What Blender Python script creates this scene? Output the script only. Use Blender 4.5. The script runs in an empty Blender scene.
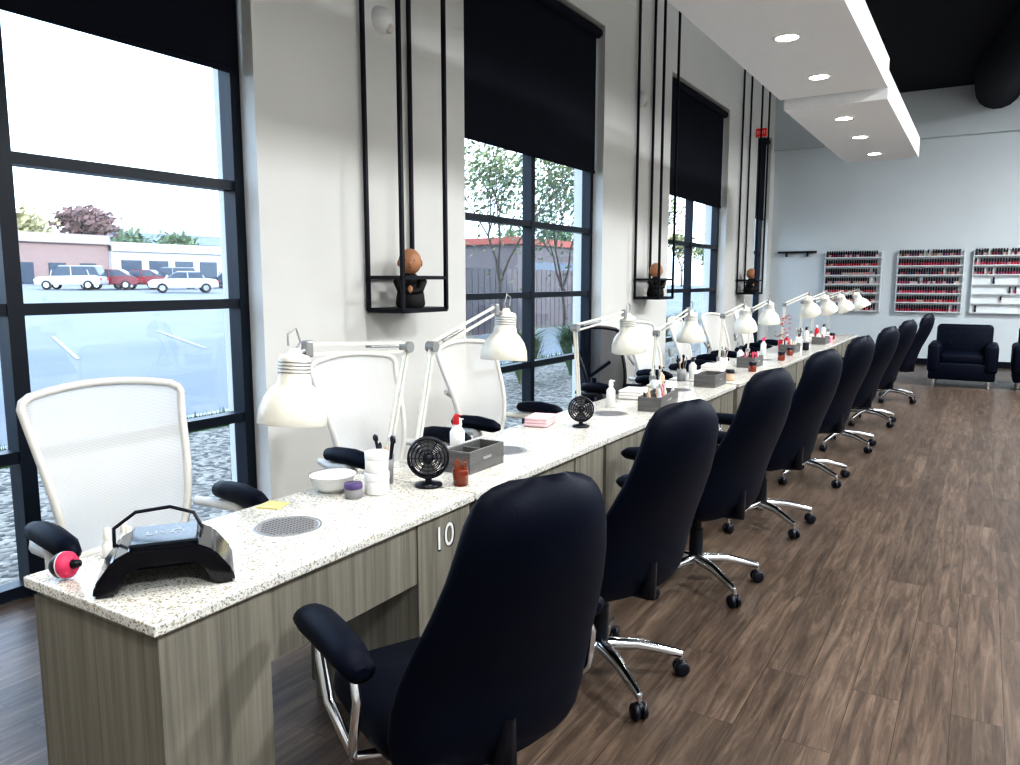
import bpy, bmesh, math, random
from mathutils import Vector, Matrix
random.seed(7)
scene=bpy.context.scene
scene.view_settings.view_transform='Standard'
for lk in ('High Contrast','Medium High Contrast'):
    try:
        scene.view_settings.look=lk;break
    except Exception: pass
scene.view_settings.exposure=0.15

# ---------------------------------------------------------------- materials
def newmat(name):
    m=bpy.data.materials.new(name); m.use_nodes=True
    nt=m.node_tree; b=nt.nodes["Principled BSDF"]
    return m,nt,b
def pm(name,col,rough=.5,metal=0,emit=None,es=0,spec=None,coat=0,var=.06,vs=20):
    m,nt,b=newmat(name)
    N=nt.nodes;L=nt.links
    if var>0:
        tc=N.new("ShaderNodeTexCoord");no=N.new("ShaderNodeTexNoise");no.inputs["Scale"].default_value=vs
        no.inputs["Detail"].default_value=3
        mx=N.new("ShaderNodeMix");mx.data_type='RGBA'
        mx.inputs["A"].default_value=(*[c*(1-var) for c in col],1);mx.inputs["B"].default_value=(*[min(1,c*(1+var)) for c in col],1)
        L.new(tc.outputs["Object"],no.inputs["Vector"]);L.new(no.outputs["Fac"],mx.inputs["Factor"]);L.new(mx.outputs["Result"],b.inputs["Base Color"])
    else: b.inputs["Base Color"].default_value=(*col,1)
    b.inputs["Roughness"].default_value=rough;b.inputs["Metallic"].default_value=metal
    if spec is not None: b.inputs["Specular IOR Level"].default_value=spec
    if coat: b.inputs["Coat Weight"].default_value=coat;b.inputs["Coat Roughness"].default_value=.08
    if emit: b.inputs["Emission Color"].default_value=(*emit,1);b.inputs["Emission Strength"].default_value=es
    return m
def bump(m,scale,strength,dist=.01,detail=4):
    nt=m.node_tree;N=nt.nodes;L=nt.links;b=N["Principled BSDF"]
    tc=N.new("ShaderNodeTexCoord");no=N.new("ShaderNodeTexNoise");no.inputs["Scale"].default_value=scale;no.inputs["Detail"].default_value=detail
    bu=N.new("ShaderNodeBump");bu.inputs["Strength"].default_value=strength;bu.inputs["Distance"].default_value=dist
    L.new(tc.outputs["Object"],no.inputs["Vector"]);L.new(no.outputs["Fac"],bu.inputs["Height"]);L.new(bu.outputs["Normal"],b.inputs["Normal"])
    return m
wall_m=bump(pm("wall_paint",(.76,.755,.73),.85,vs=1.5,var=.03),120,.08,.003)
farwall_m=bump(pm("far_wall_paint",(.62,.67,.70),.85,vs=1.2,var=.05),90,.1,.003)
ceil_w=pm("soffit_white",(.84,.84,.84),.8,var=.02)
ceil_b=pm("ceiling_black",(.002,.004,.010),.9,var=.3,vs=2)
frame_m=pm("window_frame_black",(.003,.009,.020),.4,var=.1)
shade_m=pm("shade_fabric",(.002,.005,.016),.85,var=.15,vs=60)
blackmetal=pm("black_metal",(.004,.006,.014),.45,metal=.2)
leather=bump(pm("black_leather",(.002,.005,.016),.52,vs=9,var=.25,spec=.20),160,.25,.002)
blackpl=pm("black_plastic",(.004,.006,.014),.38)
chrome=pm("chrome",(.75,.77,.80),.15,metal=1,var=.02)
whitepl=pm("white_plastic",(.80,.80,.79),.35)
lampwhite=pm("lamp_enamel_white",(.72,.70,.63),.28,coat=.25,var=.02)
lampgrey=pm("lamp_grey_metal",(.36,.37,.38),.35,metal=.6)
greypl=pm("grey_plastic",(.25,.25,.26),.5)
white_frame=pm("white_chair_frame",(.66,.65,.62),.4)
# table stone
def stone():
    m,nt,b=newmat("speckled_quartz");N=nt.nodes;L=nt.links
    tc=N.new("ShaderNodeTexCoord")
    def vor(scale,lo,hi):
        v=N.new("ShaderNodeTexVoronoi");v.inputs["Scale"].default_value=scale
        r=N.new("ShaderNodeValToRGB");r.color_ramp.elements[0].position=lo;r.color_ramp.elements[1].position=hi
        L.new(tc.outputs["Object"],v.inputs["Vector"])
        s=N.new("ShaderNodeSeparateColor");L.new(v.outputs["Color"],s.inputs[0]);L.new(s.outputs[0],r.inputs["Fac"]);return r
    a=vor(240,.84,.86);c=vor(150,.90,.92);d=vor(330,.74,.76)
    m1=N.new("ShaderNodeMix");m1.data_type='RGBA';m1.inputs["A"].default_value=(.77,.76,.71,1);m1.inputs["B"].default_value=(.24,.24,.23,1);L.new(a.outputs[0],m1.inputs["Factor"])
    m2=N.new("ShaderNodeMix");m2.data_type='RGBA';m2.inputs["B"].default_value=(.42,.37,.28,1);L.new(c.outputs[0],m2.inputs["Factor"]);L.new(m1.outputs["Result"],m2.inputs["A"])
    m3=N.new("ShaderNodeMix");m3.data_type='RGBA';m3.inputs["B"].default_value=(.58,.58,.56,1);L.new(d.outputs[0],m3.inputs["Factor"]);L.new(m2.outputs["Result"],m3.inputs["A"])
    L.new(m3.outputs["Result"],b.inputs["Base Color"]);b.inputs["Roughness"].default_value=.12
    return m
stone_m=stone()
def woodgrain(name,c0,c1,sc,rough=.5):
    m,nt,b=newmat(name);N=nt.nodes;L=nt.links
    tc=N.new("ShaderNodeTexCoord");mp=N.new("ShaderNodeMapping");mp.inputs["Scale"].default_value=sc
    no=N.new("ShaderNodeTexNoise");no.inputs["Scale"].default_value=1;no.inputs["Detail"].default_value=6;no.inputs["Roughness"].default_value=.65
    r=N.new("ShaderNodeValToRGB");r.color_ramp.elements[0].position=.30;r.color_ramp.elements[1].position=.70
    r.color_ramp.elements[0].color=(*c0,1);r.color_ramp.elements[1].color=(*c1,1)
    L.new(tc.outputs["Object"],mp.inputs["Vector"]);L.new(mp.outputs[0],no.inputs["Vector"]);L.new(no.outputs["Fac"],r.inputs["Fac"]);L.new(r.outputs[0],b.inputs["Base Color"])
    b.inputs["Roughness"].default_value=rough;return m
desk_wood=woodgrain("grey_laminate",(.15,.143,.122),(.31,.29,.242),(46,46,1.0))
box_wood=woodgrain("grey_box_wood",(.09,.09,.095),(.20,.195,.19),(4,4,40))
def floor_mat():
    m,nt,b=newmat("wood_plank_floor");N=nt.nodes;L=nt.links
    tc=N.new("ShaderNodeTexCoord");mp=N.new("ShaderNodeMapping");mp.inputs["Rotation"].default_value=(0,0,math.pi/2)
    L.new(tc.outputs["Object"],mp.inputs["Vector"])
    br=N.new("ShaderNodeTexBrick");br.offset=.37;br.inputs["Scale"].default_value=1
    br.inputs["Brick Width"].default_value=1.22;br.inputs["Row Height"].default_value=.155;br.inputs["Mortar Size"].default_value=.0012
    br.inputs["Color1"].default_value=(0,0,0,1);br.inputs["Color2"].default_value=(1,1,1,1);br.inputs["Mortar"].default_value=(.1,.1,.1,1);br.inputs["Mortar Smooth"].default_value=.3
    L.new(mp.outputs[0],br.inputs["Vector"])
    ad=N.new("ShaderNodeVectorMath");ad.operation='MULTIPLY_ADD';ad.inputs[1].default_value=(0,0,37)
    L.new(br.outputs["Color"],ad.inputs[0]);L.new(tc.outputs["Object"],ad.inputs[2])
    mp2=N.new("ShaderNodeMapping");mp2.inputs["Scale"].default_value=(30,2.2,9)
    L.new(ad.outputs[0],mp2.inputs["Vector"])
    no=N.new("ShaderNodeTexNoise");no.inputs["Scale"].default_value=1;no.inputs["Detail"].default_value=8;no.inputs["Roughness"].default_value=.72;no.inputs["Distortion"].default_value=.8
    L.new(mp2.outputs[0],no.inputs["Vector"])
    r=N.new("ShaderNodeValToRGB");e=r.color_ramp.elements
    e[0].position=.27;e[0].color=(.036,.027,.022,1);e[1].position=.76;e[1].color=(.225,.172,.132,1)
    n=r.color_ramp.elements.new(.5);n.color=(.105,.076,.059,1)
    L.new(no.outputs["Fac"],r.inputs["Fac"])
    mr=N.new("ShaderNodeMapRange");mr.inputs["To Min"].default_value=.84;mr.inputs["To Max"].default_value=1.14
    L.new(br.outputs["Color"],mr.inputs["Value"])
    mx=N.new("ShaderNodeVectorMath");mx.operation='SCALE';L.new(r.outputs[0],mx.inputs[0]);L.new(mr.outputs[0],mx.inputs["Scale"])
    m2=N.new("ShaderNodeMix");m2.data_type='RGBA';m2.inputs["B"].default_value=(.03,.022,.018,1)
    L.new(br.outputs["Fac"],m2.inputs["Factor"]);L.new(mx.outputs[0],m2.inputs["A"]);L.new(m2.outputs["Result"],b.inputs["Base Color"])
    b.inputs["Roughness"].default_value=.36
    bu=N.new("ShaderNodeBump");bu.inputs["Strength"].default_value=.25;bu.inputs["Distance"].default_value=.002
    L.new(no.outputs["Fac"],bu.inputs["Height"]);L.new(bu.outputs["Normal"],b.inputs["Normal"])
    return m
floor_m=floor_mat()
def glass_mat():
    m=bpy.data.materials.new("window_glass");m.use_nodes=True;nt=m.node_tree;N=nt.nodes;L=nt.links;N.clear()
    o=N.new("ShaderNodeOutputMaterial");t=N.new("ShaderNodeBsdfTransparent");g=N.new("ShaderNodeBsdfGlossy");g.inputs["Roughness"].default_value=.02
    t.inputs["Color"].default_value=(.92,.96,1,1)
    x=N.new("ShaderNodeMixShader");x.inputs[0].default_value=.05;L.new(t.outputs[0],x.inputs[1]);L.new(g.outputs[0],x.inputs[2]);L.new(x.outputs[0],o.inputs[0]);return m
glass_m=glass_mat()
def mesh_mat(name,col,alpha):
    m=bpy.data.materials.new(name);m.use_nodes=True;nt=m.node_tree;N=nt.nodes;L=nt.links;N.clear()
    o=N.new("ShaderNodeOutputMaterial");t=N.new("ShaderNodeBsdfTransparent");d=N.new("ShaderNodeBsdfDiffuse");tr=N.new("ShaderNodeBsdfTranslucent")
    d.inputs["Color"].default_value=(*col,1);tr.inputs["Color"].default_value=(*col,1)
    a=N.new("ShaderNodeMixShader");a.inputs[0].default_value=.35;L.new(d.outputs[0],a.inputs[1]);L.new(tr.outputs[0],a.inputs[2])
    x=N.new("ShaderNodeMixShader")
    tc=N.new("ShaderNodeTexCoord");w=N.new("ShaderNodeTexWave");w.inputs["Scale"].default_value=60;w.bands_direction='Z';L.new(tc.outputs["Object"],w.inputs["Vector"])
    mr=N.new("ShaderNodeMapRange");mr.inputs["To Min"].default_value=alpha-.14;mr.inputs["To Max"].default_value=min(1,alpha+.10);L.new(w.outputs["Fac"],mr.inputs["Value"]);L.new(mr.outputs[0],x.inputs[0])
    L.new(t.outputs[0],x.inputs[1]);L.new(a.outputs[0],x.inputs[2]);L.new(x.outputs[0],o.inputs[0]);return m
whitemesh=mesh_mat("white_mesh_fabric",(.74,.73,.71),.86)
blackmesh=mesh_mat("black_mesh_fabric",(.010,.012,.02),.80)

# ---------------------------------------------------------------- mesh builder
class B:
    def __init__(s): s.v=[];s.f=[];s.m=[];s.s=[];s.mats=[]
    def mi(s,mat):
        if mat not in s.mats: s.mats.append(mat)
        return s.mats.index(mat)
    def add(s,vs,fs,mat,smooth=False):
        o=len(s.v);k=s.mi(mat);s.v+= [tuple(v) for v in vs]
        for f in fs: s.f.append([i+o for i in f]);s.m.append(k);s.s.append(smooth)
        return s
    def addbm(s,bm,mat,smooth=False,T=None):
        bm.verts.index_update()
        vs=[(T@v.co if T else v.co.copy()) for v in bm.verts];fs=[[v.index for v in f.verts] for f in bm.faces];bm.free()
        return s.add(vs,fs,mat,smooth)
    def box(s,c,size,mat,R=None,bev=0,seg=2,smooth=False):
        bm=bmesh.new();bmesh.ops.create_cube(bm,size=1)
        for v in bm.verts: v.co=Vector((v.co.x*size[0],v.co.y*size[1],v.co.z*size[2]))
        if bev: bmesh.ops.bevel(bm,geom=bm.edges[:],offset=bev,segments=seg,affect='EDGES',profile=.5)
        T=Matrix.Translation(c)
        if R: T=T@R
        return s.addbm(bm,mat,smooth or (bev>0 and seg>2),T)
    def b2(s,x0,x1,y0,y1,z0,z1,mat,bev=0,seg=2):
        return s.box(((x0+x1)/2,(y0+y1)/2,(z0+z1)/2),(abs(x1-x0),abs(y1-y0),abs(z1-z0)),mat,bev=bev,seg=seg)
    def loft(s,rings,mat,smooth=True,cap=True):
        n=len(rings[0]);vs=[p for r in rings for p in r];fs=[]
        for i in range(len(rings)-1):
            for j in range(n):
                k=(j+1)%n;fs.append([i*n+j,i*n+k,(i+1)*n+k,(i+1)*n+j])
        s.add(vs,fs,mat,smooth)
        if cap: s.add(rings[0],[list(range(n))[::-1]],mat,False);s.add(rings[-1],[list(range(n))],mat,False)
        return s
    def tube(s,path,r,mat,seg=8,smooth=True):
        P=[Vector(p) for p in path];rings=[]
        rr=r if isinstance(r,(list,tuple)) else [r]*len(P)
        prev=None
        for i,p in enumerate(P):
            d=(P[min(i+1,len(P)-1)]-P[max(i-1,0)]).normalized()
            if prev is None:
                up=Vector((0,0,1)) if abs(d.z)<.9 else Vector((1,0,0))
                a=d.cross(up).normalized()
            else: a=(prev-d*prev.dot(d)).normalized()
            prev=a;b=d.cross(a)
            rings.append([p+(a*math.cos(t)+b*math.sin(t))*rr[i] for t in [2*math.pi*j/seg for j in range(seg)]])
        return s.loft(rings,mat,smooth)
    def bar(s,p0,p1,r,mat,seg=8): return s.tube([p0,p1],r,mat,seg)
    def sqbar(s,p0,p1,w,mat):
        p0=Vector(p0);p1=Vector(p1);d=p1-p0;R=d.to_track_quat('Z','Y').to_matrix().to_4x4()
        return s.box((p0+p1)/2,(w,w,d.length),mat,R=R)
    def lathe(s,prof,c,mat,seg=24,R=None,smooth=True,cap=False):
        c=Vector(c);rings=[]
        for r,z in prof:
            ring=[]
            for j in range(seg):
                t=2*math.pi*j/seg;p=Vector((r*math.cos(t),r*math.sin(t),z))
                if R: p=R@p
                ring.append(c+p)
            rings.append(ring)
        return s.loft(rings,mat,smooth,cap)
    def cyl(s,c,r,h,mat,seg=20,R=None): return s.lathe([(r,0),(r,h)],c,mat,seg,R,True,True)
    def sph(s,c,r,mat,sc=(1,1,1),sub=2,R=None):
        bm=bmesh.new();bmesh.ops.create_icosphere(bm,subdivisions=sub,radius=r)
        for v in bm.verts: v.co=Vector((v.co.x*sc[0],v.co.y*sc[1],v.co.z*sc[2]))
        T=Matrix.Translation(c)
        if R: T=T@R
        return s.addbm(bm,mat,True,T)
    def torus(s,c,R0,r,mat,Rm=None,seg=28,ss=8):
        rings=[]
        c=Vector(c)
        for i in range(seg):
            a=2*math.pi*i/seg;ring=[]
            for j in range(ss):
                t=2*math.pi*j/ss;p=Vector(((R0+r*math.cos(t))*math.cos(a),(R0+r*math.cos(t))*math.sin(a),r*math.sin(t)))
                if Rm: p=Rm@p
                ring.append(c+p)
            rings.append(ring)
        rings.append(rings[0]);return s.loft(rings,mat,True,False)
    def prism(s,poly,T,depth,mat,bev=0):
        bm=bmesh.new();vs=[bm.verts.new((x,-depth/2,z)) for x,z in poly];f=bm.faces.new(vs)
        r=bmesh.ops.extrude_face_region(bm,geom=[f]);bmesh.ops.translate(bm,vec=(0,depth,0),verts=[e for e in r['geom'] if isinstance(e,bmesh.types.BMVert)])
        bmesh.ops.recalc_face_normals(bm,faces=bm.faces[:])
        if bev: bmesh.ops.bevel(bm,geom=bm.edges[:],offset=bev,segments=2,affect='EDGES')
        return s.addbm(bm,mat,False,T)
    def mesh(s,name):
        me=bpy.data.meshes.new(name);me.from_pydata(s.v,[],s.f)
        for m in s.mats: me.materials.append(m)
        me.polygons.foreach_set("material_index",s.m);me.polygons.foreach_set("use_smooth",s.s);me.update();return me
    def obj(s,name,loc=(0,0,0),rot=0,scale=1):
        return place(s.mesh(name),name,loc,rot,scale)
def place(me,name,loc=(0,0,0),rot=0,scale=1):
    o=bpy.data.objects.new(name,me);bpy.context.collection.objects.link(o);o.location=loc
    o.rotation_euler=(0,0,rot) if not isinstance(rot,tuple) else rot
    o.scale=(scale,)*3 if not isinstance(scale,tuple) else scale
    return o
def text(body,name,loc,rot,size,mat,parent=None,ext=.0005):
    cu=bpy.data.curves.new(name,'FONT');cu.body=body;cu.size=size;cu.extrude=ext;cu.align_x='CENTER';cu.align_y='CENTER';cu.materials.append(mat)
    o=bpy.data.objects.new(name,cu);bpy.context.collection.objects.link(o);o.location=loc;o.rotation_euler=rot
    if parent: o.parent=parent
    return o
pi=math.pi
# ---------------------------------------------------------------- room shell
YF=15.6;YB=-3.5;XR=4.5;XW=-3.6;HC=5.0
B().b2(-3.95,XR+.2,YB-.2,YF+.2,-.12,0,floor_m).obj("floor")
wins=[(.5,3.1),(5.18,7.8),(9.86,12.5),(14.3,15.3)]
WT=4.15
w=B();y=YB-.2
for a,b in wins:
    w.b2(XW-.35,XW,y,a,0,HC,wall_m);w.b2(XW-.35,XW,a,b,WT,HC,wall_m);y=b
w.b2(XW-.35,XW,y,YF+.2,0,HC,wall_m)
w.obj("wall_left")
B().b2(XW,XR+.2,YF,YF+.2,0,HC,farwall_m).b2(XW,XR,YF-.12,YF,3.95,HC,farwall_m).obj("wall_far")
B().b2(XR,XR+.2,YB-.2,YF,0,5.6,wall_m).obj("wall_right")
B().b2(XW,XR,YB-.2,YB,0,HC,wall_m).obj("wall_near")
c=B().b2(XW-.35,-1.9,YB-.2,YF+.2,HC,HC+.2,farwall_m).b2(-1.9,XR+.2,YB-.2,YF+.2,HC-.25,HC+.2,ceil_b)
c.obj("ceiling")
tr=B();y=YB
for a,b in wins: tr.b2(XW,XW+.012,y,a,0,.10,wall_m);y=b
tr.b2(XW,XW+.012,y,YF,0,.10,wall_m);tr.obj("baseboard_left")
B().b2(XW+.02,XR,YF-.014,YF,0,.11,blackpl).obj("baseboard_far")
# soffit
s=B();s.b2(-1.88,-.90,-2.5,8.25,3.28,3.54,ceil_w).b2(-1.84,-.90,8.27,12.3,3.18,3.44,ceil_w)
for yy in (-2,1.5,5,8,9.5,12): 
    s.bar((-1.4,yy,3.4),(-1.4,yy,4.76),.02,ceil_b)
s.obj("ceiling_soffit")
lens=pm("downlight_lens",(1,1,1),.4,emit=(1,.94,.84),es=24,var=0)
dl=B();dl.lathe([(.105,0),(.105,-.008),(.082,-.010),(.078,.0)],(0,0,0),ceil_w).lathe([(.0005,-.004),(.08,-.004)],(0,0,0),lens)
dlm=dl.mesh("downlight")
for yy in (-.2,1.1,2.4,3.75,5.05,6.2,7.5):
    place(dlm,"recessed_downlight",(-1.38,yy,3.279))
for yy in (8.97,10.2,11.6): place(dlm,"recessed_downlight",(-1.38,yy,3.179))
B().tube([(.95,-2,4.50),(.8,6,4.52),(.5,11,4.56),(.15,13.0,4.62),(-.02,14.0,4.64),(-.02,15.4,4.64)],.34,ceil_b,18).obj("ceiling_duct")

# lights
def area(name,loc,size,power,col,rot=(0,0,0),sy=None):
    l=bpy.data.lights.new(name,'AREA');l.energy=power;l.color=col;l.size=size
    if sy: l.shape='RECTANGLE';l.size_y=sy
    o=bpy.data.objects.new(name,l);bpy.context.collection.objects.link(o);o.location=loc;o.rotation_euler=rot;return o
fill_mat=pm("fill_diffuser",(1,1,1),.4,emit=(.95,.98,1),es=4,var=0)  # glowing face of the added fill panels
pf=B();pf.b2(-.6,.6,-.3,.3,0,.06,whitepl).b2(-.57,.57,-.27,.27,-.004,0,fill_mat)
pfm=pf.mesh("fill_panel")
for i,(xx,yy) in enumerate([(2.6,-.5),(2.6,3.5),(2.6,7.5),(2.6,11.5)]):  # added panels and area lamps, out of view, brightening the interior
    place(pfm,"fill_panel",(xx,yy,4.6)); area("fill_lamp",(xx,yy,4.57),1.1,(175,180,175,285)[i],(.95,.98,1),sy=.55)
for yy in (-.2,1.1,2.4,3.75,5.05,6.2,7.5,8.97,10.2,11.6):
    l=bpy.data.lights.new("downlight_spot",'SPOT');l.energy=58;l.color=(1,.95,.87);l.spot_size=2.0;l.spot_blend=.8;l.shadow_soft_size=.06
    o=bpy.data.objects.new("downlight_spot",l);bpy.context.collection.objects.link(o);o.location=(-1.38,yy,3.26 if yy<8.2 else 3.16)
W=bpy.data.worlds.new("sky");scene.world=W;W.use_nodes=True;nt=W.node_tree;bg=nt.nodes["Background"]
tc=nt.nodes.new("ShaderNodeTexCoord");sx=nt.nodes.new("ShaderNodeSeparateXYZ");rp=nt.nodes.new("ShaderNodeValToRGB")
nt.links.new(tc.outputs["Generated"],sx.inputs[0]);nt.links.new(sx.outputs[2],rp.inputs[0]);nt.links.new(rp.outputs[0],bg.inputs[0])
rp.color_ramp.elements[0].position=0;rp.color_ramp.elements[0].color=(.80,.90,.97,1);rp.color_ramp.elements[1].position=.6;rp.color_ramp.elements[1].color=(.66,.80,1,1)
bg.inputs[1].default_value=3.1
sl=bpy.data.lights.new("sun",'SUN');sl.energy=2.8;sl.angle=.02;sl.color=(1,.96,.9);so=bpy.data.objects.new("sun",sl);bpy.context.collection.objects.link(so)
so.rotation_euler=Vector((-math.cos(.36)*.95,.35,-math.sin(.36))).to_track_quat('-Z','Y').to_euler()

# ---------------------------------------------------------------- windows
for i,(a,b) in enumerate(wins):
    w=B();x=XW-.17;t=.055
    ym=(a+b)/2
    ys=[a+.03,ym,b-.03] if i<3 else [a+.03,b-.03]
    for yy in ys: w.b2(x-.05,x+.05,yy-t/2-.008,yy+t/2+.008,0,WT,frame_m)
    for zz in (.04,.67,1.345,2.02,2.70,3.4,WT-.03): w.b2(x-.045,x+.045,a,b,zz-t/2,zz+t/2,frame_m)
    w.b2(x-.004,x+.004,a+.02,b-.02,.04,WT-.02,glass_m)
    w.obj("window_%d"%(i+1))
    s=B();s.b2(x+.075,x+.079,a+.03,b-.03,2.66,WT-.06,shade_m).b2(x+.066,x+.088,a+.03,b-.03,2.635,2.665,shade_m,bev=.004)
    s.bar((x+.10,a+.02,WT-.07),(x+.10,b-.02,WT-.07),.05,shade_m,12);s.obj("roller_shade")
red=pm("exit_red",(.45,.02,.02),.5,emit=(1,.05,.03),es=.12,var=0)
e=B().b2(-.10,.10,-.02,.02,-.08,.08,whitepl,bev=.005).b2(-.09,.09,-.026,-.02,-.07,.07,red).obj("exit_sign",(-3.495,14.1,4.05))
text("EXIT","exit_lettering",(0,-.029,0),(pi/2,0,0),.075,whitepl,e)

# ---------------------------------------------------------------- hanging display frames
def monk(b,o,k=1.0):
    ox,oy,oz=o
    prof=[(.085,0),(.095,.02),(.088,.08),(.075,.14),(.066,.18),(.035,.215)]
    b.lathe([(r*k,z*k) for r,z in prof],o,robe,16,cap=True)
    b.tube([(ox+.03*k,oy-.08*k,oz+.17*k),(ox+.075*k,oy-.06*k,oz+.11*k),(ox+.09*k,oy,oz+.10*k)],[.03*k,.026*k,.016*k],robe,8)
    b.tube([(ox+.03*k,oy+.08*k,oz+.17*k),(ox+.075*k,oy+.06*k,oz+.11*k),(ox+.09*k,oy,oz+.10*k)],[.03*k,.026*k,.016*k],robe,8)
    b.sph((ox+.095*k,oy,oz+.115*k),.022*k,skinc,(.7,.8,1.2),2)
    b.cyl((ox,oy,oz+.20*k),.025*k,.03*k,skinc,12)
    hz=oz+.29*k
    b.sph((ox,oy,hz),.078*k,skinc,(1,.95,1.08),3)
    b.sph((ox+.075*k,oy,hz-.012*k),.011*k,skinc,(1,.8,1.2),1)
    for q in(-1,1):
        b.sph((ox,oy+q*.074*k,hz-.01*k),.018*k,skinc,(.6,.4,1.3),1)
        b.sph((ox+.070*k,oy+q*.026*k,hz+.008*k),.007*k,robe,(.5,1.3,.5),1)
    b.sph((ox+.068*k,oy,hz-.036*k),.009*k,lip,(.5,1.6,.4),1)
robe=pm("figurine_robe",(.012,.010,.010),.6);skinc=pm("figurine_tan",(.50,.26,.15),.45);lip=pm("figurine_lip",(.25,.06,.04),.5)
for i,yc in enumerate((4.22,8.92,13.4)):
    f=B();t=.024;x0,x1=-3.57,-3.27;y0,y1=yc-.24,yc+.24;z0,z1=1.275,1.50
    for xx in(x0,x1):
        for yy in(y0,y1): f.b2(xx-t/2,xx+t/2,yy-t/2,yy+t/2,z0,HC,blackmetal)
        for zz in(z0,z1): f.b2(xx-t/2,xx+t/2,y0,y1,zz-t/2,zz+t/2,blackmetal)
    for yy in(y0,y1):
        for zz in(z0,z1): f.b2(x0,x1,yy-t/2,yy+t/2,zz-t/2,zz+t/2,blackmetal)
    f.b2(x0,x1,y0,y1,z0+.0,z0+.02,blackmetal)
    f.obj("hanging_display_frame")
    m=B();monk(m,(0,0,0));m.obj("monk_figurine",(-3.40,yc,z0+.0205),-.9,1.08)
for yy,zz in((4.2,3.22),(8.8,3.6)):
    B().lathe([(.001,.07),(.05,.065),(.085,.035),(.095,0)],(0,0,0),whitepl,20,Matrix.Rotation(pi/2,4,'Y')).sph((.05,.03,-.05),.035,lampwhite).obj("wall_alarm_light",(XW,yy,zz))

# ---------------------------------------------------------------- nail tables
tables=[(.92,1.205),(2.135,1.09),(3.235,1.09),(4.335,1.08),(5.50,1.19),(6.70,1.19),(7.90,1.19),(9.10,1.19),(10.30,1.19)]
TL,TR=-1.975,-1.445
ventm=pm("vent_metal",(.42,.43,.44),.35,metal=.7);ventd=pm("vent_dark",(.03,.03,.03),.6)
for i,(y0,ln) in enumerate(tables):
    y1=y0+ln;b=B()
    b.b2(TL,TR,y0,y1,.722,.75,stone_m,bev=.004)
    b.b2(TL+.02,TR-.02,y0+.02,y0+.32,.06,.722,desk_wood)
    b.b2(TL+.02,TR-.02,y1-.29,y1-.005,.06,.722,desk_wood)
    b.b2(TL+.03,TR-.03,y0+.03,y0+.31,0,.06,desk_wood);b.b2(TL+.03,TR-.03,y1-.28,y1-.02,0,.06,desk_wood)
    b.b2(TR-.045,TR-.025,y0+.32,y1-.29,.52,.722,desk_wood)
    b.b2(TL+.025,TL+.045,y0+.32,y1-.29,.60,.722,desk_wood)
    b.b2(TL+.01,TR-.018,y0+.0185,y0+.0195,.06,.70,desk_wood)
    for zz in(.28,.5): b.b2(TL+.0175,TL+.02,y0+.02,y0+.32,zz,zz+.006,blackpl)
    vx,vy=-1.72,y0+.62
    b.lathe([(.100,.7501),(.100,.7504),(.090,.7504),(.090,.7502)],(vx,vy,0),ventm,32)
    b.lathe([(.089,.7502),(.0005,.7502)],(vx,vy,0),greypl,32)
    for q in range(-6,7):
        for p in range(-6,7):
            if math.hypot(q,p)*.0125<.08:
                b.lathe([(.0045,.7504),(.0003,.7504)],(vx+q*.0125,vy+p*.0125,0),ventd,6,smooth=False)
    o=b.obj("manicure_table")
    if i==0:
        text("10","number_black_edge",(TR-.0190,1.976,.631),(pi/2,0,pi/2),.118,blackpl,o,.0008)  # black edge of the digits, behind the white ones
        text("10","number_label",(TR-.0170,1.970,.635),(pi/2,0,pi/2),.112,whitepl,o,.0008)

# ---------------------------------------------------------------- chairs
def casters(b,z=.055,rad=.31,legm=chrome,hubz=.13,rot0=.3):
    for k in range(5):
        a=rot0+2*pi*k/5;ca,sa=math.cos(a),math.sin(a)
        b.tube([(.03*ca,.03*sa,hubz),(.15*ca,.15*sa,hubz-.005),(rad*ca,rad*sa,.085)],[.026,.022,.015],legm,8)
        b.bar((rad*ca,rad*sa,.09),(rad*ca,rad*sa,.05),.009,chrome,6)
        px,py=-sa,ca
        for q in(-1,1):
            c=Vector((rad*ca+px*q*.015,rad*sa+py*q*.015,.03));R=Vector((px,py,0)).to_track_quat('Z','Y').to_matrix().to_4x4()
            b.lathe([(.001,-.011),(.022,-.011),(.029,-.006),(.029,.006),(.022,.011),(.001,.011)],c,blackpl,14,R)
        b.sph((rad*ca,rad*sa,.045),.024,blackpl,(1,1,.8),1)
def backring(cx,cz,w,t,curve,tilt,n=36):
    ring=[]
    for j in range(n):
        a=2*pi*j/n;c,s_=math.cos(a),math.sin(a)
        yy=w*math.copysign(abs(c)**.75,c);tt=t*math.copysign(abs(s_)**.8,s_)
        xx=tt+curve*(yy/max(w,.01))**2
        ring.append((cx+xx*math.cos(tilt),yy,cz-xx*math.sin(tilt)))
    return ring
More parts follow.
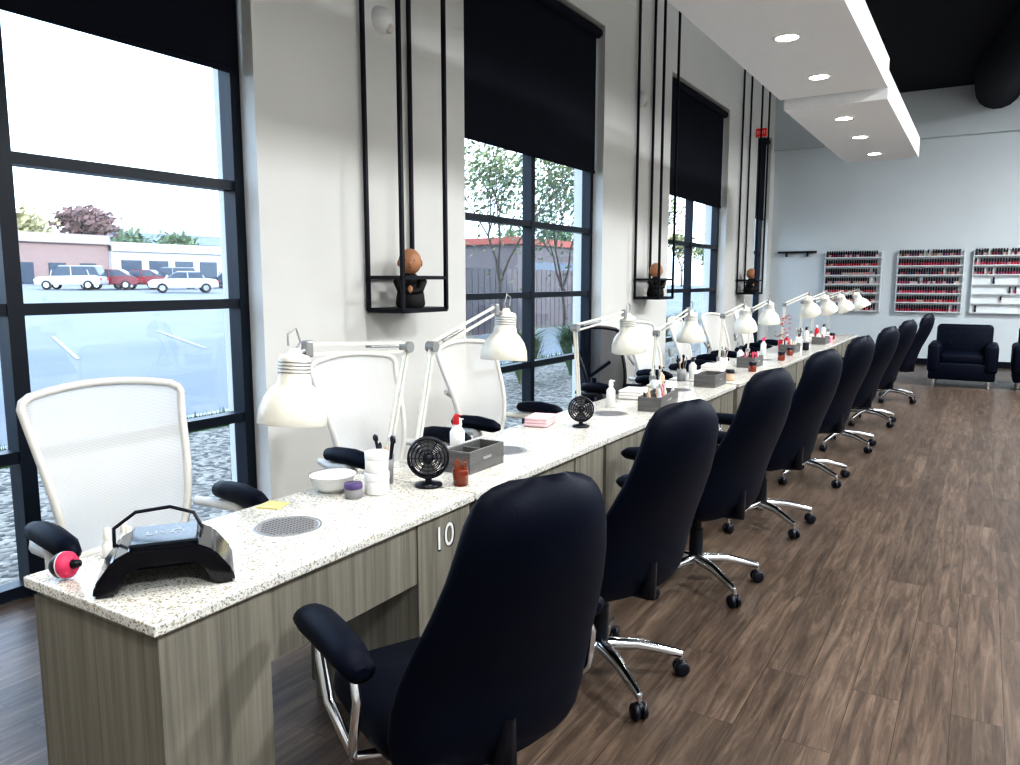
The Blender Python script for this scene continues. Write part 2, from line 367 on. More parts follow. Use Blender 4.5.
def black_chair():
    b=B()
    casters(b);b.cyl((0,0,.10),.032,.06,chrome,16);b.cyl((0,0,.15),.024,.25,blackpl,14);b.cyl((0,0,.15),.034,.13,blackpl,14)
    b.box((0,0,.405),(.24,.2,.04),blackpl,bev=.01)
    rings=[]
    for z,sx_,sy_ in((.42,.20,.22),(.43,.235,.245),(.465,.255,.262),(.50,.25,.258),(.52,.22,.235),(.528,.12,.14),(.53,.01,.01)):
        ring=[]
        for j in range(32):
            a=2*pi*j/32;c,s_=math.cos(a),math.sin(a)
            ring.append((.02+sx_*math.copysign(abs(c)**.5,c),sy_*math.copysign(abs(s_)**.5,s_),z-(.02*max(0,c)**2)))
        rings.append(ring)
    b.loft(rings,leather)
    prof=[(0,.16),(.012,.200),(.04,.225),(.09,.243),(.17,.254),(.27,.255),(.38,.246),(.50,.230),(.62,.210),(.73,.192),(.82,.178),(.89,.165),(.94,.149),(.97,.132),(.988,.108),(1.0,.07)]
    def ctr(v): return -.205-.20*v+.025*math.sin(v*pi*2), .395+v*.705
    rings=[]
    for v,wd in prof:
        x,z=ctr(v)
        t=.045*min(1,(min(v,1-v)+.012)*9)
        rings.append(backring(x,z,wd,max(t,.010),.045,.28))
    b.loft(rings,leather)
    for v0,v1 in((.14,.40),(.46,.70),(.76,.93)):
        rr_=[]
        for k in range(7):
            v=v0+(v1-v0)*k/6;e=math.sin(pi*k/6)**.5 if 0<k<6 else .15
            x,z=ctr(v);x+=.035
            rr_.append(backring(x,z,(.19-.05*v)*(.9+.1*e),.028*e,.03,.28))
        b.loft(rr_,leather)
    b.tube([(-.02,0,.41),(-.16,0,.395),(-.235,0,.40),(-.245,0,.52)],[.03,.03,.03,.02],blackpl,8)
    for q in(-1,1):
        b.tube([(-.06,q*.20,.405),(-.06,q*.29,.42),(.02,q*.315,.52),(.09,q*.31,.60),(.10,q*.305,.645)],.013,chrome,8)
        b.tube([(-.06,q*.29,.42),(-.13,q*.315,.50),(-.15,q*.31,.60),(-.12,q*.305,.65)],.011,chrome,8)
        rings=[]
        for k,(x,wd,t,dz) in enumerate(((-.175,.015,.012,0),(-.165,.032,.026,.0),(-.09,.042,.033,.005),(.02,.046,.034,.006),(.12,.048,.033,0),(.175,.042,.028,-.006),(.20,.028,.016,-.009),(.206,.010,.006,-.01))):
            rings.append([(x,q*.305+wd*math.cos(2*pi*j/16),.672+dz+t*math.sin(2*pi*j/16)) for j in range(16)])
        b.loft(rings,leather)
    return b.mesh("black_office_chair")
bc=black_chair()
for x,y,r in((-1.055,1.46,.46),(-1.14,2.50,.36),(-1.12,3.57,.34),(-1.08,4.70,.36),(-1.06,6.00,.32),(-1.02,7.35,.28),(-.98,8.75,.28),(-.92,10.6,.2)):
    place(bc,"black_office_chair",(x,y,0),pi-r)
def white_chair(meshm,framem,padm,name):
    b=B();casters(b,legm=framem,rot0=.9);b.cyl((0,0,.12),.026,.28,blackpl,14);b.box((0,0,.405),(.26,.22,.05),blackpl,bev=.012)
    rings=[]
    for z,sx_,sy_ in((.42,.20,.21),(.43,.235,.24),(.465,.25,.255),(.49,.24,.245),(.505,.15,.16),(.508,.01,.01)):
        rings.append([(.02+sx_*math.copysign(abs(math.cos(a))**.5,math.cos(a)),sy_*math.copysign(abs(math.sin(a))**.5,math.sin(a)),z) for a in [2*pi*j/28 for j in range(28)]])
    b.loft(rings,whitepl if framem is white_frame else leather)
    def bp_(u,v):
        hw=.205+.085*v**.9; 
        x=-.215-.085*v+.03*math.sin(v*pi*1.6)+.045*u*u; z=.50+.60*v+ -.035*(u*u)*v**6
        return Vector((x,u*hw,z))
    nu,nv=14,16;vs=[bp_(-1+2*i/nu,j/nv) for j in range(nv+1) for i in range(nu+1)]
    fs=[[j*(nu+1)+i,j*(nu+1)+i+1,(j+1)*(nu+1)+i+1,(j+1)*(nu+1)+i] for j in range(nv) for i in range(nu)]
    b.add(vs,fs,meshm,True)
    per=[bp_(-1,.03+.9*k/10) for k in range(11)]+[bp_(-.96,.975)]+[bp_(-.86+1.72*k/8,1.0) for k in range(9)]+[bp_(.96,.975)]+[bp_(1,.93-.9*k/10) for k in range(11)]+[bp_(.9,0)]+[bp_(.7-1.4*k/6,0) for k in range(7)]+[bp_(-.9,0),bp_(-1,.03)]
    b.tube(per,.015,framem,8)
    b.tube([(-.05,0,.40),(-.26,0,.40),(-.33,0,.50),(-.30,0,.68)],[.03,.03,.026,.018],framem,8)
    b.tube([(-.30,-.19,.80),(-.335,0,.70),(-.30,.19,.80)],.015,framem,8)
    for q in(-1,1):
        b.tube([(-.05,q*.20,.41),(-.04,q*.30,.43),(.06,q*.33,.52),(.06,q*.33,.60),(.03,q*.33,.635)],[.020,.026,.030,.028,.024],framem,8)
        b.tube([(.05,q*.33,.615),(-.10,q*.33,.60),(-.22,q*.29,.60)],[.026,.022,.018],framem,8)
        b.tube([(-.13,q*.33,.650),(-.11,q*.33,.656),(-.04,q*.33,.664),(.06,q*.33,.666),(.16,q*.33,.658),(.205,q*.33,.650),(.22,q*.33,.645)],[.012,.030,.038,.041,.038,.026,.010],padm,12)
    return b.mesh(name)
wc=white_chair(whitemesh,white_frame,leather,"white_mesh_chair");kc=white_chair(blackmesh,blackpl,leather,"black_mesh_chair")
for x,y,r in((-2.47,1.58,-.14),(-2.47,2.92,-.1),(-2.47,3.95,-.08),(-2.45,6.75,-.1),(-2.45,7.8,.1),(-2.45,9.0,-.15),(-2.45,10.3,0)):
    place(wc,"white_mesh_chair",(x,y,0),r)
place(kc,"black_mesh_chair",(-2.42,5.66,0),-.3)

# ---------------------------------------------------------------- desk lamps
bulb=pm("bulb_glass",(.9,.9,.88),.2,emit=(1,.95,.85),es=.25,var=0)
def lamp(base,elbow,head,tilt=0.0,az=0.0):
    b=B();b0=Vector((0,0,0));el=Vector(elbow)-Vector(base);hd=Vector(head)-Vector(base)
    b.lathe([(.001,0),(.040,0),(.040,.012),(.02,.02),(.016,.07),(.001,.07)],b0,lampwhite,20)
    post=Vector((0,0,.06))
    h2=Vector((hd.x-el.x,hd.y-el.y,0)).normalized()
    for q in(-1,1): b.sqbar(post+h2*.013*q,el+h2*.013*q,.010,lampwhite)
    b.box(post,(.04,.04,.04),lampgrey,bev=.006);b.cyl(el-Vector((.02,0,0)),.022,.04,lampgrey,14,Matrix.Rotation(pi/2,4,'Y'))
    arm_end=hd+Vector((0,0,.235))-h2*.075
    up=Vector((0,0,1))
    for q in(-1,1): b.sqbar(el+up*.016*q,arm_end+up*.016*q,.010,lampwhite)
    dd=arm_end-el
    for k in range(2):
        sp=el+dd*.12+Vector((.012*(1 if k else -1),0,.004));ep=el+dd*.42+Vector((.012*(1 if k else -1),0,.004))
        b.bar(sp,ep,.005,lampgrey,6)
    b.box(arm_end,(.03,.03,.055),lampgrey,bev=.006);b.bar(arm_end,arm_end+h2*.06-Vector((0,0,.02)),.009,lampgrey,8)
    R=Matrix.Rotation(tilt,4,Vector((h2.y,-h2.x,0)))
    prof=[(.108,0),(.110,.004),(.106,.045),(.092,.085),(.070,.115),(.055,.128),(.053,.150),(.050,.155),(.050,.205),(.044,.218),(.02,.226),(.016,.24),(.001,.242)]
    b.lathe(prof,hd,lampwhite,28,R)
    b.lathe([(.107,.001),(.102,.045),(.088,.083),(.066,.112),(.001,.125)],hd,lampwhite,28,R)
    for k in range(4): b.torus(hd+(R@Vector((0,0,.165+.011*k))),.0505,.0022,lampgrey,R,20,6)
    b.sph(hd+(R@Vector((0,0,.05))),.032,bulb,(1,1,1.2),2)
    b.tube([hd+(R@Vector((.0,0,.235))),hd+(R@Vector((.0,0,.26)))-h2*.02,hd+(R@Vector((0,0,.305))),hd+(R@Vector((0,0,.29)))+h2*.035,hd+(R@Vector((0,0,.252)))+h2*.03],.0035,lampgrey,6)
    return b.obj("desk_lamp",base)
LZ=.7505
lamps=[((-1.88,2.18,LZ),(-1.86,2.28,1.225),(-1.86,1.70,1.02),.10),
 ((-1.88,2.36,LZ),(-1.86,2.44,1.215),(-1.88,3.01,1.11),-.10),
 ((-1.92,3.88,LZ),(-1.90,3.78,1.22),(-1.86,4.45,1.04),.12),
 ((-1.92,5.02,LZ),(-1.90,5.02,1.12),(-1.88,5.70,1.02),.05),
 ((-1.92,6.6,LZ),(-1.90,6.6,1.18),(-1.86,7.2,1.02),.2),
 ((-1.92,7.55,LZ),(-1.90,7.55,1.2),(-1.88,8.2,1.04),.1),
 ((-1.92,9.0,LZ),(-1.90,9.0,1.22),(-1.70,9.5,1.10),.5),
 ((-1.92,10.0,LZ),(-1.90,10.0,1.22),(-1.65,10.4,1.10),.5),
 ((-1.92,10.8,LZ),(-1.90,10.8,1.22),(-1.55,11.1,1.10),.5),
 ((-1.80,11.35,LZ),(-1.80,11.35,1.25),(-1.38,11.38,1.12),.5)]
for l in lamps: lamp(*l)

# ---------------------------------------------------------------- table items
TZ=.7507
gloss=pm("black_gloss",(.004,.005,.010),.14,coat=.4)
topgl=pm("grey_gloss",(.012,.018,.026),.25,coat=.2)
b=B();poly=[(-.155,0),(-.150,.030),(-.110,.085),(-.07,.106),(.07,.106),(.110,.085),(.150,.030),(.155,0),(.105,0),(.085,.045),(.06,.062),(-.06,.062),(-.085,.045),(-.105,0)]
b.prism(poly,Matrix.Identity(4),.19,gloss,.007)
b.box((0,.0,.108),(.15,.15,.010),topgl,bev=.004)
b.box((0,.078,.034),(.19,.015,.066),blackpl)
b.tube([(-.12,.06,.07),(-.12,.07,.115),(-.07,.075,.150),(.01,.06,.160),(.065,.03,.148),(.085,.0,.115),(.08,-.01,.104)],.0045,blackpl,8)
uv=b.obj("uv_nail_lamp",(-1.665,1.105,TZ),.92)
lt=pm("label_grey",(.35,.38,.42),.4,var=0)
t=text("UVO","maker_label",(0,0,.1133),(0,0,0),.042,lt,None,.0003);t.parent=uv
b=B()
for k,(dx,dy) in enumerate(((0,0),(.04,.035),(.085,.075),(-.03,.065))):
    b.lathe([(.001,0),(.014,0),(.015,.004),(.015,.035),(.008,.042),(.008,.046)],(dx,dy,0),whitepl,14).lathe([(.009,.046),(.008,.078),(.001,.08)],(dx,dy,0),lampwhite,12)
b.obj("nail_polish_bottle",(-1.925,1.11,TZ))
pink=pm("pink",(.60,.05,.13),.5)
b=B();R=Matrix.Rotation(1.40,4,'Y')
b.lathe([(.001,-.024),(.022,-.022),(.030,-.010),(.033,.004)],(0,0,.034),blackpl,20,R).lathe([(.033,.004),(.033,.008)],(0,0,.034),whitepl,20,R).lathe([(.033,.008),(.032,.018),(.024,.028),(.001,.030)],(0,0,.034),pink,20,R).lathe([(.012,.028),(.010,.036),(.009,.048),(.001,.050)],(0,0,.034),blackpl,12,R)
b.obj("dust_brush",(-1.872,.965,TZ),.35)
B().box((0,0,.002),(.075,.075,.004),pm("sticky_yellow",(.80,.70,.32),.8)).obj("sticky_note_pad",(-1.92,1.66,TZ),.3)
b=B();b.lathe([(.001,.002),(.045,.0),(.066,.02),(.078,.055),(.083,.058),(.075,.054),(.058,.02),(.001,.008)],(0,0,0),whitepl,28);b.obj("manicure_bowl",(-1.89,1.90,TZ),0)
purple=pm("purple",(.10,.07,.18),.25)
def jar(name,loc,r,h,body,lid,k=1):
    b=B()
    b.lathe([(.001,0),(r*.95,0),(r,.004),(r,h*.62),(r*.9,h*.66)],(0,0,0),body,22).lathe([(r*1.03,h*.66),(r*1.03,h*.97),(r*.97,h),(.001,h)],(0,0,0),lid,22);return b.obj(name,loc)
jar("powder_jar",(-1.765,1.87,TZ),.030,.05,greypl,purple)
jar("powder_jar",(-1.735,1.955,TZ),.042,.075,whitepl,whitepl);jar("powder_jar",(-1.735,1.955,TZ+.0758),.040,.070,whitepl,whitepl)
def fan(loc,rot,s=1):
    b=B();R=Matrix.Rotation(pi/2,4,'Y')
    c=(0,0,.105)
    for dx in(-.022,.022):
        for r0 in(.018,.032,.046,.060,.072): b.torus((dx*(1-(r0/.09)**3*.6),0,.105),r0,.0022 if r0<.07 else .004,blackpl,R,28,6)
        for k in range(12):
            a=2*pi*k/12;b.bar((dx,.01*math.cos(a),.105+.01*math.sin(a)),(dx*.5,.072*math.cos(a),.105+.072*math.sin(a)),.0016,blackpl,5)
    b.lathe([(.072,-.014),(.076,0),(.072,.014)],c,blackpl,28,R);b.lathe([(.001,-.026),(.016,-.024),(.016,.024),(.001,.026)],c,blackpl,14,R)
    for k in range(4):
        a=2*pi*k/4;ca,sa=math.cos(a),math.sin(a);vs=[]
        for q,rad,wd in((-1,.014,.01),(1,.014,.01),(1,.064,.03),(-1,.064,.03)):
            vs.append((q*.008,rad*ca-q*wd*sa*1,.105+rad*sa+q*wd*ca))
        b.add(vs,[[0,1,2,3]],greypl)
    b.tube([(0,0,.034),(.0,0,.02),(0,0,.01)],.012,blackpl,10);b.lathe([(.001,0),(.05,0),(.05,.008),(.02,.016),(.001,.016)],(0,0,0),blackpl,20)
    b.obj("desk_fan",loc,rot,s)
fan((-1.64,2.12,TZ),-.95,.98);fan((-1.68,3.42,TZ),-1.1,.85)
amber=pm("candle_amber",(.20,.035,.015),.15,coat=.4);stickm=pm("amber_stick",(.3,.08,.03),.5,var=0)
b=B();b.lathe([(.001,0),(.026,0),(.030,.05),(.028,.062),(.024,.062),(.024,.05),(.001,.05)],(0,0,0),amber,20)
for k in range(7): b.bar((.012*math.cos(k),.012*math.sin(k),.05),(.022*math.cos(k),.022*math.sin(k),.085+.01*(k%2)),.003,stickm,5)
b.obj("stick_jar",(-1.55,2.19,TZ))
cols=[whitepl,pink,blackpl,pm("c_teal",(.05,.30,.35),.4),pm("c_beige",(.60,.45,.33),.4),pm("c_red",(.5,.02,.03),.3),ventm,pm("c_clear",(.65,.70,.72),.15)]
softc=[whitepl,blackpl,cols[4],cols[6],cols[7],cols[4],whitepl,pink]
def tray(loc,l,wd,h,rot=0,items=True,seed=0):
    r=random.Random(seed);b=B();t=.010
    b.b2(-wd/2,wd/2,-l/2,l/2,0,t,box_wood)
    for q in(-1,1):
        b.b2(q*wd/2-t/2*1,q*wd/2+t/2,-l/2,l/2,0,h,box_wood);b.b2(-wd/2,wd/2,q*l/2-t/2,q*l/2+t/2,0,h,box_wood)
    b.b2(-wd/2,wd/2,-t/2,t/2,0,h*.9,box_wood)
    b.b2(wd/2+t/2,wd/2+t/2+.001,-l*.12,l*.12,h*.5,h*.62,ventm)
    if items:
        for k in range(int(l*50)):
            x=r.uniform(-wd*.38,wd*.38);y=r.uniform(-l*.45,l*.45);c=r.choice(softc)
            if r.random()<.6:
                b.lathe([(.012,t),(.013,h*.8+.01),(.006,h*.9+.015),(.006,h+.02+r.random()*.015),(.001,h+.04)],(x,y,0),c,10)
            else: b.bar((x,y,t),(x+r.uniform(-.02,.02),y+r.uniform(-.02,.02),h+r.uniform(.02,.05)),.004,c,6)
    return b.obj("organizer_box",loc,rot)
tray((-1.66,2.44,TZ),.24,.11,.085,0,False,1)
tray((-1.58,4.24,TZ),.44,.12,.08,.12,True,2);tray((-1.60,5.30,TZ),.26,.14,.085,0,False,3)
tray((-1.68,6.7,TZ),.30,.14,.085,0,True,6);tray((-1.68,8.3,TZ),.30,.14,.085,0,True,7);tray((-1.60,9.6,TZ),.30,.14,.085,0,True,8)
def cup(loc,seed,colr):
    r=random.Random(seed);b=B();b.lathe([(.001,0),(.03,0),(.034,.09),(.031,.09),(.028,.01),(.001,.01)],(0,0,0),colr,18)
    for k in range(9):
        a=r.uniform(0,6.28);q=.018*r.random();t=r.uniform(.13,.18);c=r.choice([whitepl,blackpl,ventm,blackpl,cols[4]])
        p0=Vector((q*math.cos(a),q*math.sin(a),.02));p1=Vector((.035*math.cos(a),.035*math.sin(a),t));b.bar(p0,p1,.0035,c,6);b.sph(p1,.008,c,(1,1,1.8),1)
    b.obj("tool_cup",loc)
cup((-1.80,2.07,TZ),1,greypl);cup((-1.78,4.72,TZ),2,cols[7]);cup((-1.85,5.42,TZ),3,greypl);cup((-1.83,6.42,TZ),4,whitepl);cup((-1.8,9.35,TZ),5,whitepl)
def bottle(name,loc,r,h,body,cap):
    b=B();b.lathe([(.001,0),(r,0),(r,h*.62),(r*.45,h*.74),(r*.45,h*.8)],(0,0,0),body,18).lathe([(r*.55,h*.78),(r*.5,h*.93),(r*.2,h),(.001,h)],(0,0,0),cap,14).bar((0,0,h*.97),(r*.9,0,h*.97),r*.14,cap,6);b.obj(name,loc)
bottle("pump_bottle",(-1.79,2.50,TZ),.026,.19,whitepl,cols[5]);bottle("pump_bottle",(-1.86,2.62,TZ),.024,.15,cols[7],whitepl)
bottle("pump_bottle",(-1.80,4.05,TZ),.026,.16,whitepl,whitepl);bottle("pump_bottle",(-1.80,4.86,TZ),.025,.16,cols[4],blackpl)
for y,c in((5.58,0),(6.9,0),(7.75,7),(8.8,5),(9.9,0),(10.6,5),(11.1,0)):
    bottle("pump_bottle",(-1.82,y,TZ),.028,.15+.05*random.random(),cols[c],cols[(c+2)%8])
def towel(loc,m,rot=0,s=1):
    b=B()
    for k in range(3): b.box((0,.002*k,.012+.02*k),(.16,.22,.022),m,bev=.009,seg=4)
    b.obj("folded_towel",loc,rot,s)
towel((-1.88,3.36,TZ),pm("towel_pink",(.78,.56,.58),.9),.2,.75);towel((-1.83,4.47,TZ),pm("towel_white",(.8,.78,.75),.9),.1,.9);towel((-1.82,6.1,TZ),pm("towel_white2",(.78,.72,.70),.9),.1)
towel((-1.62,10.0,TZ),pm("towel_pink2",(.75,.35,.42),.9),.1)
for x,y,c in((-1.56,5.65,4),(-1.56,6.3,5),(-1.56,7.35,5),(-1.6,7.9,5),(-1.58,8.6,2),(-1.6,10.4,5)):
    jar("candle_jar",(x,y,TZ),.032,.08,amber if c==5 else cols[c],blackpl)
b=B();b.lathe([(.001,0),(.05,0),(.06,.10),(.055,.10)],(0,0,0),cols[5],16)
leafg=pm("leaf_green",(.05,.14,.05),.6)
for k in range(60):
    a=random.uniform(0,6.28);r=random.uniform(.0,.11);z=random.uniform(.12,.36);p=Vector((r*math.cos(a),r*math.sin(a),z));d=Vector((math.cos(a),math.sin(a),.3))*.04;n=Vector((-math.sin(a),math.cos(a),0))*.018
    b.add([p,p+d*.5+n,p+d,p+d*.5-n],[[0,1,2,3]],cols[5] if k%4 else leafg)
b.obj("potted_poinsettia",(-1.80,8.55,TZ))

# ---------------------------------------------------------------- far wall
pal=[(.40,.02,.05),(.5,.05,.10),(.22,.02,.05),(.60,.30,.30),(.50,.40,.36),(.08,.03,.06),(.25,.08,.18),(.65,.52,.48),(.05,.05,.10),(.32,.18,.14)]
pmats=[pm("polish_%d"%i,c,.25,var=0) for i,c in enumerate(pal)]
rackw=pm("rack_acrylic",(.72,.76,.78),.3)
def rack(x0,x1,seed,dens):
    r=random.Random(seed);b=B();z0,z1=.93,2.02
    b.b2(x0,x1,YF-.02,YF-.005,z0,z1,rackw)
    for xx in(x0,x1): b.b2(xx-.008,xx+.008,YF-.09,YF-.005,z0,z1,rackw)
    n=7
    for k in range(n):
        z=z0+.01+(z1-z0-.12)*k/(n-1)
        b.b2(x0,x1,YF-.09,YF-.02,z-.006,z+.004,rackw);b.b2(x0,x1,YF-.092,YF-.088,z,z+.016,rackw)
        cnt=.15 if k/(n-1)<1-dens else 1
        nx=int((x1-x0-.04)/.040)
        base=r.randrange(10)
        for q in range(nx):
            if r.random()>cnt*.96: continue
            xx=x0+.035+q*.040;m=pmats[(base+r.choice((0,0,1,1,2,5)))%10]
            b.b2(xx-.016,xx+.016,YF-.07,YF-.045,z+.004,z+.060,m);b.b2(xx-.012,xx+.012,YF-.066,YF-.05,z+.060,z+.128,blackpl)
    b.obj("nail_polish_rack")
rack(-2.58,-1.62,1,1.0);rack(-1.36,-.33,2,1.0);rack(-.19,.78,3,.35)
B().b2(-3.45,-2.75,YF-.10,YF-.005,2.02,2.05,blackpl).b2(-3.3,-3.28,YF-.1,YF-.005,1.95,2.02,blackpl).b2(-2.92,-2.9,YF-.1,YF-.005,1.95,2.02,blackpl).obj("wall_shelf")
def armchair():
    b=B();
    b.box((0,0,.22),(.80,.74,.24),leather,bev=.03,seg=3);b.box((0,-.05,.39),(.54,.60,.14),leather,bev=.04,seg=4)
    for q in(-1,1): b.box((q*.34,-.02,.40),(.16,.74,.40),leather,bev=.05,seg=4)
    b.box((0,.30,.60),(.70,.18,.48),leather,R=Matrix.Rotation(-.1,4,'X'),bev=.06,seg=4)
    for i in range(3):
        for j in range(2): b.sph((-.16+.16*i,.195,.58+.13*j),.012,blackpl,sub=1)
    for q in(-1,1):
        for p in(-1,1): b.lathe([(.02,0),(.028,.10)],(q*.33,p*.3,0),chrome,10,cap=True)
    return b.mesh("leather_armchair")
am=armchair()
place(am,"leather_armchair",(-.20,12.75,0),.0,1.02);place(am,"leather_armchair",(.82,12.85,0),0,1.02)

# ---------------------------------------------------------------- exterior
asph=pm("asphalt",(.185,.195,.205),.9,vs=.5,var=.15);asph=bump(asph,30,.2,.01)
conc=pm("concrete",(.42,.43,.43),.9)
def gravel():
    m,nt,b=newmat("gravel");N=nt.nodes;L=nt.links
    tc=N.new("ShaderNodeTexCoord");v=N.new("ShaderNodeTexVoronoi");v.inputs["Scale"].default_value=22
    L.new(tc.outputs["Object"],v.inputs["Vector"]);r=N.new("ShaderNodeValToRGB");s=N.new("ShaderNodeSeparateColor");L.new(v.outputs["Color"],s.inputs[0]);L.new(s.outputs[0],r.inputs[0])
    r.color_ramp.elements[0].color=(.08,.078,.072,1);r.color_ramp.elements[1].color=(.42,.38,.32,1);L.new(r.outputs[0],b.inputs["Base Color"])
    bu=N.new("ShaderNodeBump");bu.inputs["Distance"].default_value=.03;bu.invert=True;L.new(v.outputs["Distance"],bu.inputs["Height"]);L.new(bu.outputs[0],b.inputs["Normal"]);b.inputs["Roughness"].default_value=.9;return m
grav=gravel()
yel=pm("line_paint",(.36,.34,.27),.8)
g=B()
def gz(x): return -.12+max(0,(-x-7.6))*.0205
xs=[-3.95,-7.6,-20,-60,-140]
for a,b_ in zip(xs[1:-1],xs[2:]):
    g.add([(a,-40,gz(a)),(a,160,gz(a)),(b_,160,gz(b_)),(b_,-40,gz(b_))],[[0,1,2,3]],asph)
for k in range(14):
    y=-6+k*2.8;a,b_=-14.5,-19.5
    n=gz(a)+.012;m_=gz(b_)+.012;g.add([(a,y,n),(a,y+.09,n),(b_,y+.09+2.2,m_),(b_,y+2.2,m_)],[[0,1,2,3]],yel)
for k in range(24):
    y=10+k*2.9;a,b_=-54.5,-60;n=gz(a)+.03;m_=gz(b_)+.03;g.add([(a,y,n),(a,y+.12,n),(b_,y+.12,m_),(b_,y,m_)],[[0,1,2,3]],yel)
g.obj("parking_lot_ground")
B().b2(-7.0,-3.95,-40,60,-.3,-.10,grav).obj("gravel_bed")
grass=pm("grass",(.08,.15,.045),.9,vs=6,var=.4)
B().b2(-7.6,-7.46,-40,60,-.3,-.03,conc).obj("curb")
g=B();g.b2(-7.44,-7.01,-40,60,-.3,-.08,grass)
for k in range(5200):
    x=random.uniform(-7.38,-7.06);y=random.uniform(-2,22);h=random.uniform(.05,.17);a=random.uniform(0,6.28);dx,dy=.014*math.cos(a),.014*math.sin(a)
    g.add([(x-dx,y-dy,-.08),(x+dx,y+dy,-.08),(x+random.uniform(-.04,.04),y+random.uniform(-.05,.05),-.08+h)],[[0,1,2]],grass)
g.obj("grass_strip")
bz=.9
brick=pm("brick",(.27,.19,.175),.9,vs=3,var=.15);stucco=pm("stucco",(.42,.42,.43),.9);dwin=pm("dark_glass",(.05,.07,.10),.2);brown=pm("brown_band",(.12,.10,.10),.8)
b=B()
b.b2(-92,-76,14,46,bz,bz+4.8,brick).b2(-92,-75.6,14,46,bz+4.3,bz+5.2,pm("coping",(.33,.27,.26),.8))
b.b2(-92,-75.5,46,66,bz,bz+4.2,stucco).b2(-92,-75.2,46,66,bz+3.7,bz+4.6,pm("awning_light",(.50,.47,.48),.7))
b.b2(-76.2,-75.0,33.5,36.5,bz,bz+4.0,stucco)
for k in range(10):
    y=16+k*3
    b.b2(-76.05,-75.9,y,y+1.6,bz+.4,bz+2.4,dwin)
for k in range(6):
    y=47+k*3.1
    b.b2(-75.55,-75.4,y,y+2.2,bz+.2,bz+2.8,dwin)
b.b2(-75.9,-73.5,20,32,bz+2.9,bz+3.3,stucco)
for k in range(4): b.b2(-73.8,-73.6,20.2+k*3.4,20.5+k*3.4,bz,bz+2.9,stucco)
b.obj("strip_mall_building")
b=B().b2(-130,-118,74,96,bz,bz+9,pm("bldg_blue",(.22,.26,.32),.8)).b2(-117.9,-117.8,76,94,bz+5,bz+7,dwin).b2(-130,-117.9,74,96,bz+8.5,bz+9.3,stucco);b.obj("office_building")
tire=pm("tire",(.015,.015,.018),.8)
def car(name,loc,rot,col,suv=False):
    paint=pm(name+"_paint",col,.25,coat=.5,var=0);b=B();h=1.45 if not suv else 1.70
    lower=[(-2.25,.35),(-2.25,.72),(-2.1,.90),(-1.0,.98),(1.55,1.0) if not suv else (2.0,1.05),(2.15,.92),(2.25,.6),(2.22,.35)]
    b.prism(lower,Matrix.Identity(4),1.78,paint,.06)
    cab=[(-1.15,.95),(-.45,h),(1.0,h),(1.75,.98)] if not suv else [(-1.2,.95),(-.6,h),(1.85,h),(2.15,1.0)]
    b.prism(cab,Matrix.Identity(4),1.55,dwin,.03);
    rf=[(cab[1][0]-.05,h-.03),(cab[1][0]+.1,h+.04),(cab[2][0]-.1,h+.04),(cab[2][0]+.05,h-.03)];b.prism(rf,Matrix.Identity(4),1.5,paint)
    for q in(-1,1):
        for xx in (-1.15,.25,1.5 if suv else 1.35):
            zt=h if -.5<xx<1.1 else h*.84
            b.sqbar((xx,q*.79,.95),(xx*.9,q*.76,zt),.06,paint)
        for xx in(-1.4,1.4):
            b.lathe([(.001,-.11),(.2,-.11),(.33,-.10),(.33,.10),(.2,.11),(.001,.11)],(xx,q*.83,.33),tire,20,Matrix.Rotation(pi/2,4,'X'))
            b.lathe([(.001,-.115),(.19,-.115)],(xx,q*.83,.33),chrome,16,Matrix.Rotation(pi/2,4,'X'));b.lathe([(.001,.115),(.19,.115)],(xx,q*.83,.33),chrome,16,Matrix.Rotation(pi/2,4,'X'))
        b.box((-2.24,q*.65,.68),(.06,.35,.14),whitepl);b.box((2.22,q*.68,.75),(.06,.25,.16),cols[5])
    b.obj(name,loc,rot)
def cp(y,x=-57): return (x,y,gz(x)+.031)
for y,c,s_,r in((31.6,(.40,.41,.43),True,.7),(34.4,(.16,.02,.03),False,.75),(37.0,(.18,.02,.03),False,.7),(39.8,(.26,.27,.29),True,.75),(46.0,(.04,.05,.07),True,.6),(49,(.33,.34,.36),False,.7)):
    car("suv" if s_ else "car",cp(y),r,c,s_)
car("car",(-48,34.4,gz(-48)+.02),1.0,(.45,.46,.48),False)
bark=pm("bark",(.10,.075,.06),.9)
def tree(loc,h,cr,leafm,n,seed,leaf=.35,trunk=.18,spread=1.0):
    r=random.Random(seed);b=B();tips=[]
    def br(p,d,l,rad,lv):
        q=p+d*l;mid=p+d*l*.5+Vector((r.uniform(-1,1),r.uniform(-1,1),0))*l*.06
        b.tube([p,mid,q],[rad,rad*.85,rad*.65],bark,5);tips.append(q)
        if lv>0:
            for k in range(3):
                nd=(d+Vector((r.uniform(-1,1),r.uniform(-1,1),r.uniform(-.1,.8)))*.75*spread).normalized();br(q,nd,l*r.uniform(.6,.8),rad*.6,lv-1)
    br(Vector((0,0,0)),Vector((0,0,1)),h*.33,trunk,4)
    top=[t for t in tips if t.z>h*.3]
    for k in range(n):
        t=r.choice(top)+Vector((r.gauss(0,1),r.gauss(0,1),r.gauss(0,.8)))*cr
        a=Vector((r.uniform(-1,1),r.uniform(-1,1),r.uniform(-1,1))).normalized();c=a.orthogonal().normalized();e=a.cross(c);s2=leaf*r.uniform(.6,1.2)
        b.add([t-c*s2,t+e*s2*.5,t+c*s2,t-e*s2*.5],[[0,1,2,3]],leafm)
    b.obj("tree",loc)
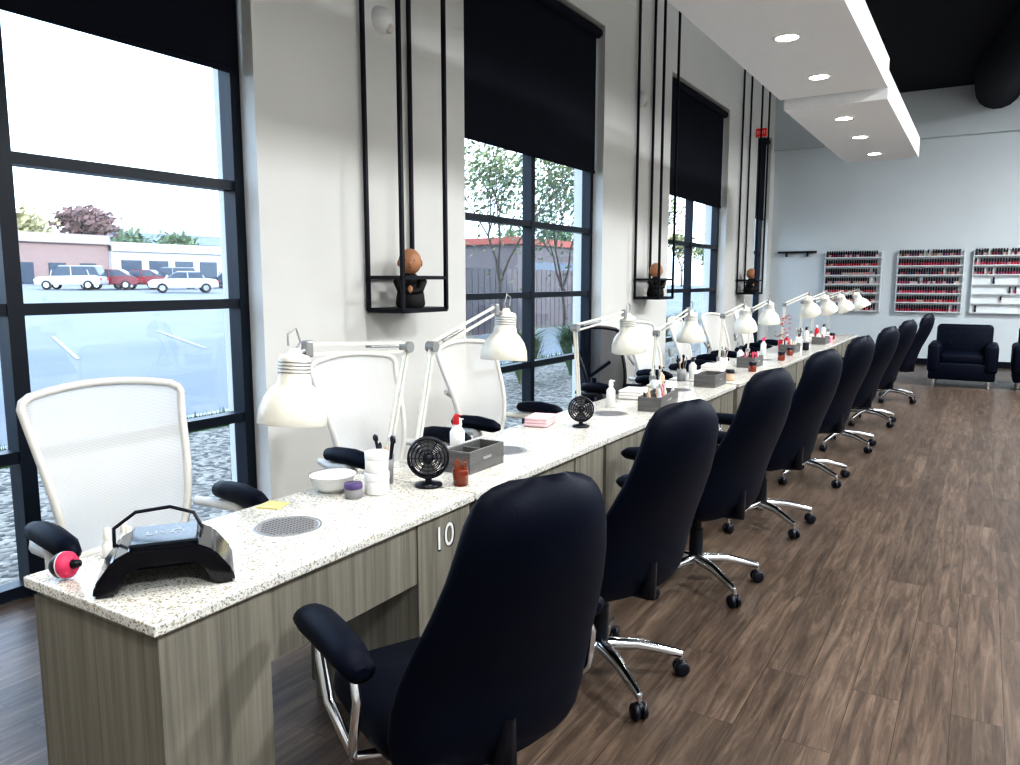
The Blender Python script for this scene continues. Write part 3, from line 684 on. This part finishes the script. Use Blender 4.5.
lg=pm("leaves_green",(.12,.18,.10),.8,vs=1,var=.4);lm=pm("leaves_maroon",(.15,.085,.08),.8,vs=1,var=.4);ly=pm("leaves_yellow",(.30,.28,.14),.8,vs=1,var=.4);lo=pm("leaves_olive",(.20,.23,.12),.8,vs=1,var=.4)
tree((-98,56.5,bz),10,.8,lm,1700,1,.5,.3);tree((-98,48.5,bz),8.5,.8,ly,1300,2,.5,.3);tree((-102,66,bz),7.5,.8,lg,1100,3,.5,.3);tree((-100,70.5,bz),7,.8,lg,1100,4,.5,.3)
tree((-104,90,bz),8,.8,lo,900,9,.5,.3);tree((-60,60,bz),8,.5,lo,500,10,.3,.2)
tree((-8.4,13.3,-.1),4.6,.34,lo,2600,5,.06,.05,.9);tree((-8.8,16.8,-.1),4.2,.34,lg,2200,6,.06,.05,.9);tree((-10.5,27,-.1),5,.3,lo,1200,8,.07,.06,.9)
for yy in range(7): tree((-52+yy*1.5,84+yy*9,.7),7+yy%3,.7,[lo,lg,ly][yy%3],700,20+yy,.4,.2)
b=B();b.b2(-46,-30,50,72,.4,4.6,brown).b2(-46.3,-29.7,49.7,72,4.3,4.8,pm("roof_red",(.28,.08,.06),.8)).b2(-29.95,-29.9,52,70,1.2,3.0,dwin)
b.obj("brown_building")
b=B();
for k in range(60): b.b2(-12.04,-12,14+k*.3,14.26+k*.3,0,1.85,brown)
b.b2(-12.1,-12.04,14,32,.4,.5,brown).b2(-12.1,-12.04,14,32,1.4,1.5,brown);b.obj("fence")
tan=pm("dry_grass",(.38,.32,.17),.9,var=.3)
def tuft(loc,h,n,m,seed):
    r=random.Random(seed);b=B()
    for k in range(n):
        a=r.uniform(0,6.28);s2=r.uniform(.1,1)*h*.7;w_=.008;d=Vector((math.cos(a),math.sin(a),0));p=Vector((0,0,0))+d*.08*r.random();hh=h*r.uniform(.6,1)
        nrm=Vector((-d.y,d.x,0))*w_;m1=p+d*s2*.35+Vector((0,0,hh*.75));m2=p+d*s2+Vector((0,0,hh*.9))
        b.add([p-nrm,p+nrm,m1+nrm,m1-nrm],[[0,1,2,3]],m);b.add([m1-nrm,m1+nrm,m2],[[0,1,2]],m)
    b.obj("ornamental_grass",loc)
for i,(x,y) in enumerate(((-6.0,10.2),(-5.9,11.7),(-5.9,13.2),(-6.1,14.8),(-6.2,16.5),(-6.0,8.4),(-6.2,18.5))): tuft((x,y,-.10),1.05,480,(lo,lg,tan)[i%3],i)

# ---------------------------------------------------------------- camera
cam=bpy.data.cameras.new("camera");cam.sensor_width=36;cam.lens=768/1020*36;cam.clip_end=500
co=bpy.data.objects.new("camera",cam);bpy.context.collection.objects.link(co);co.location=(0,0,1.47)
co.rotation_euler=(math.radians(90-7.455),0,math.radians(31.519));scene.camera=co
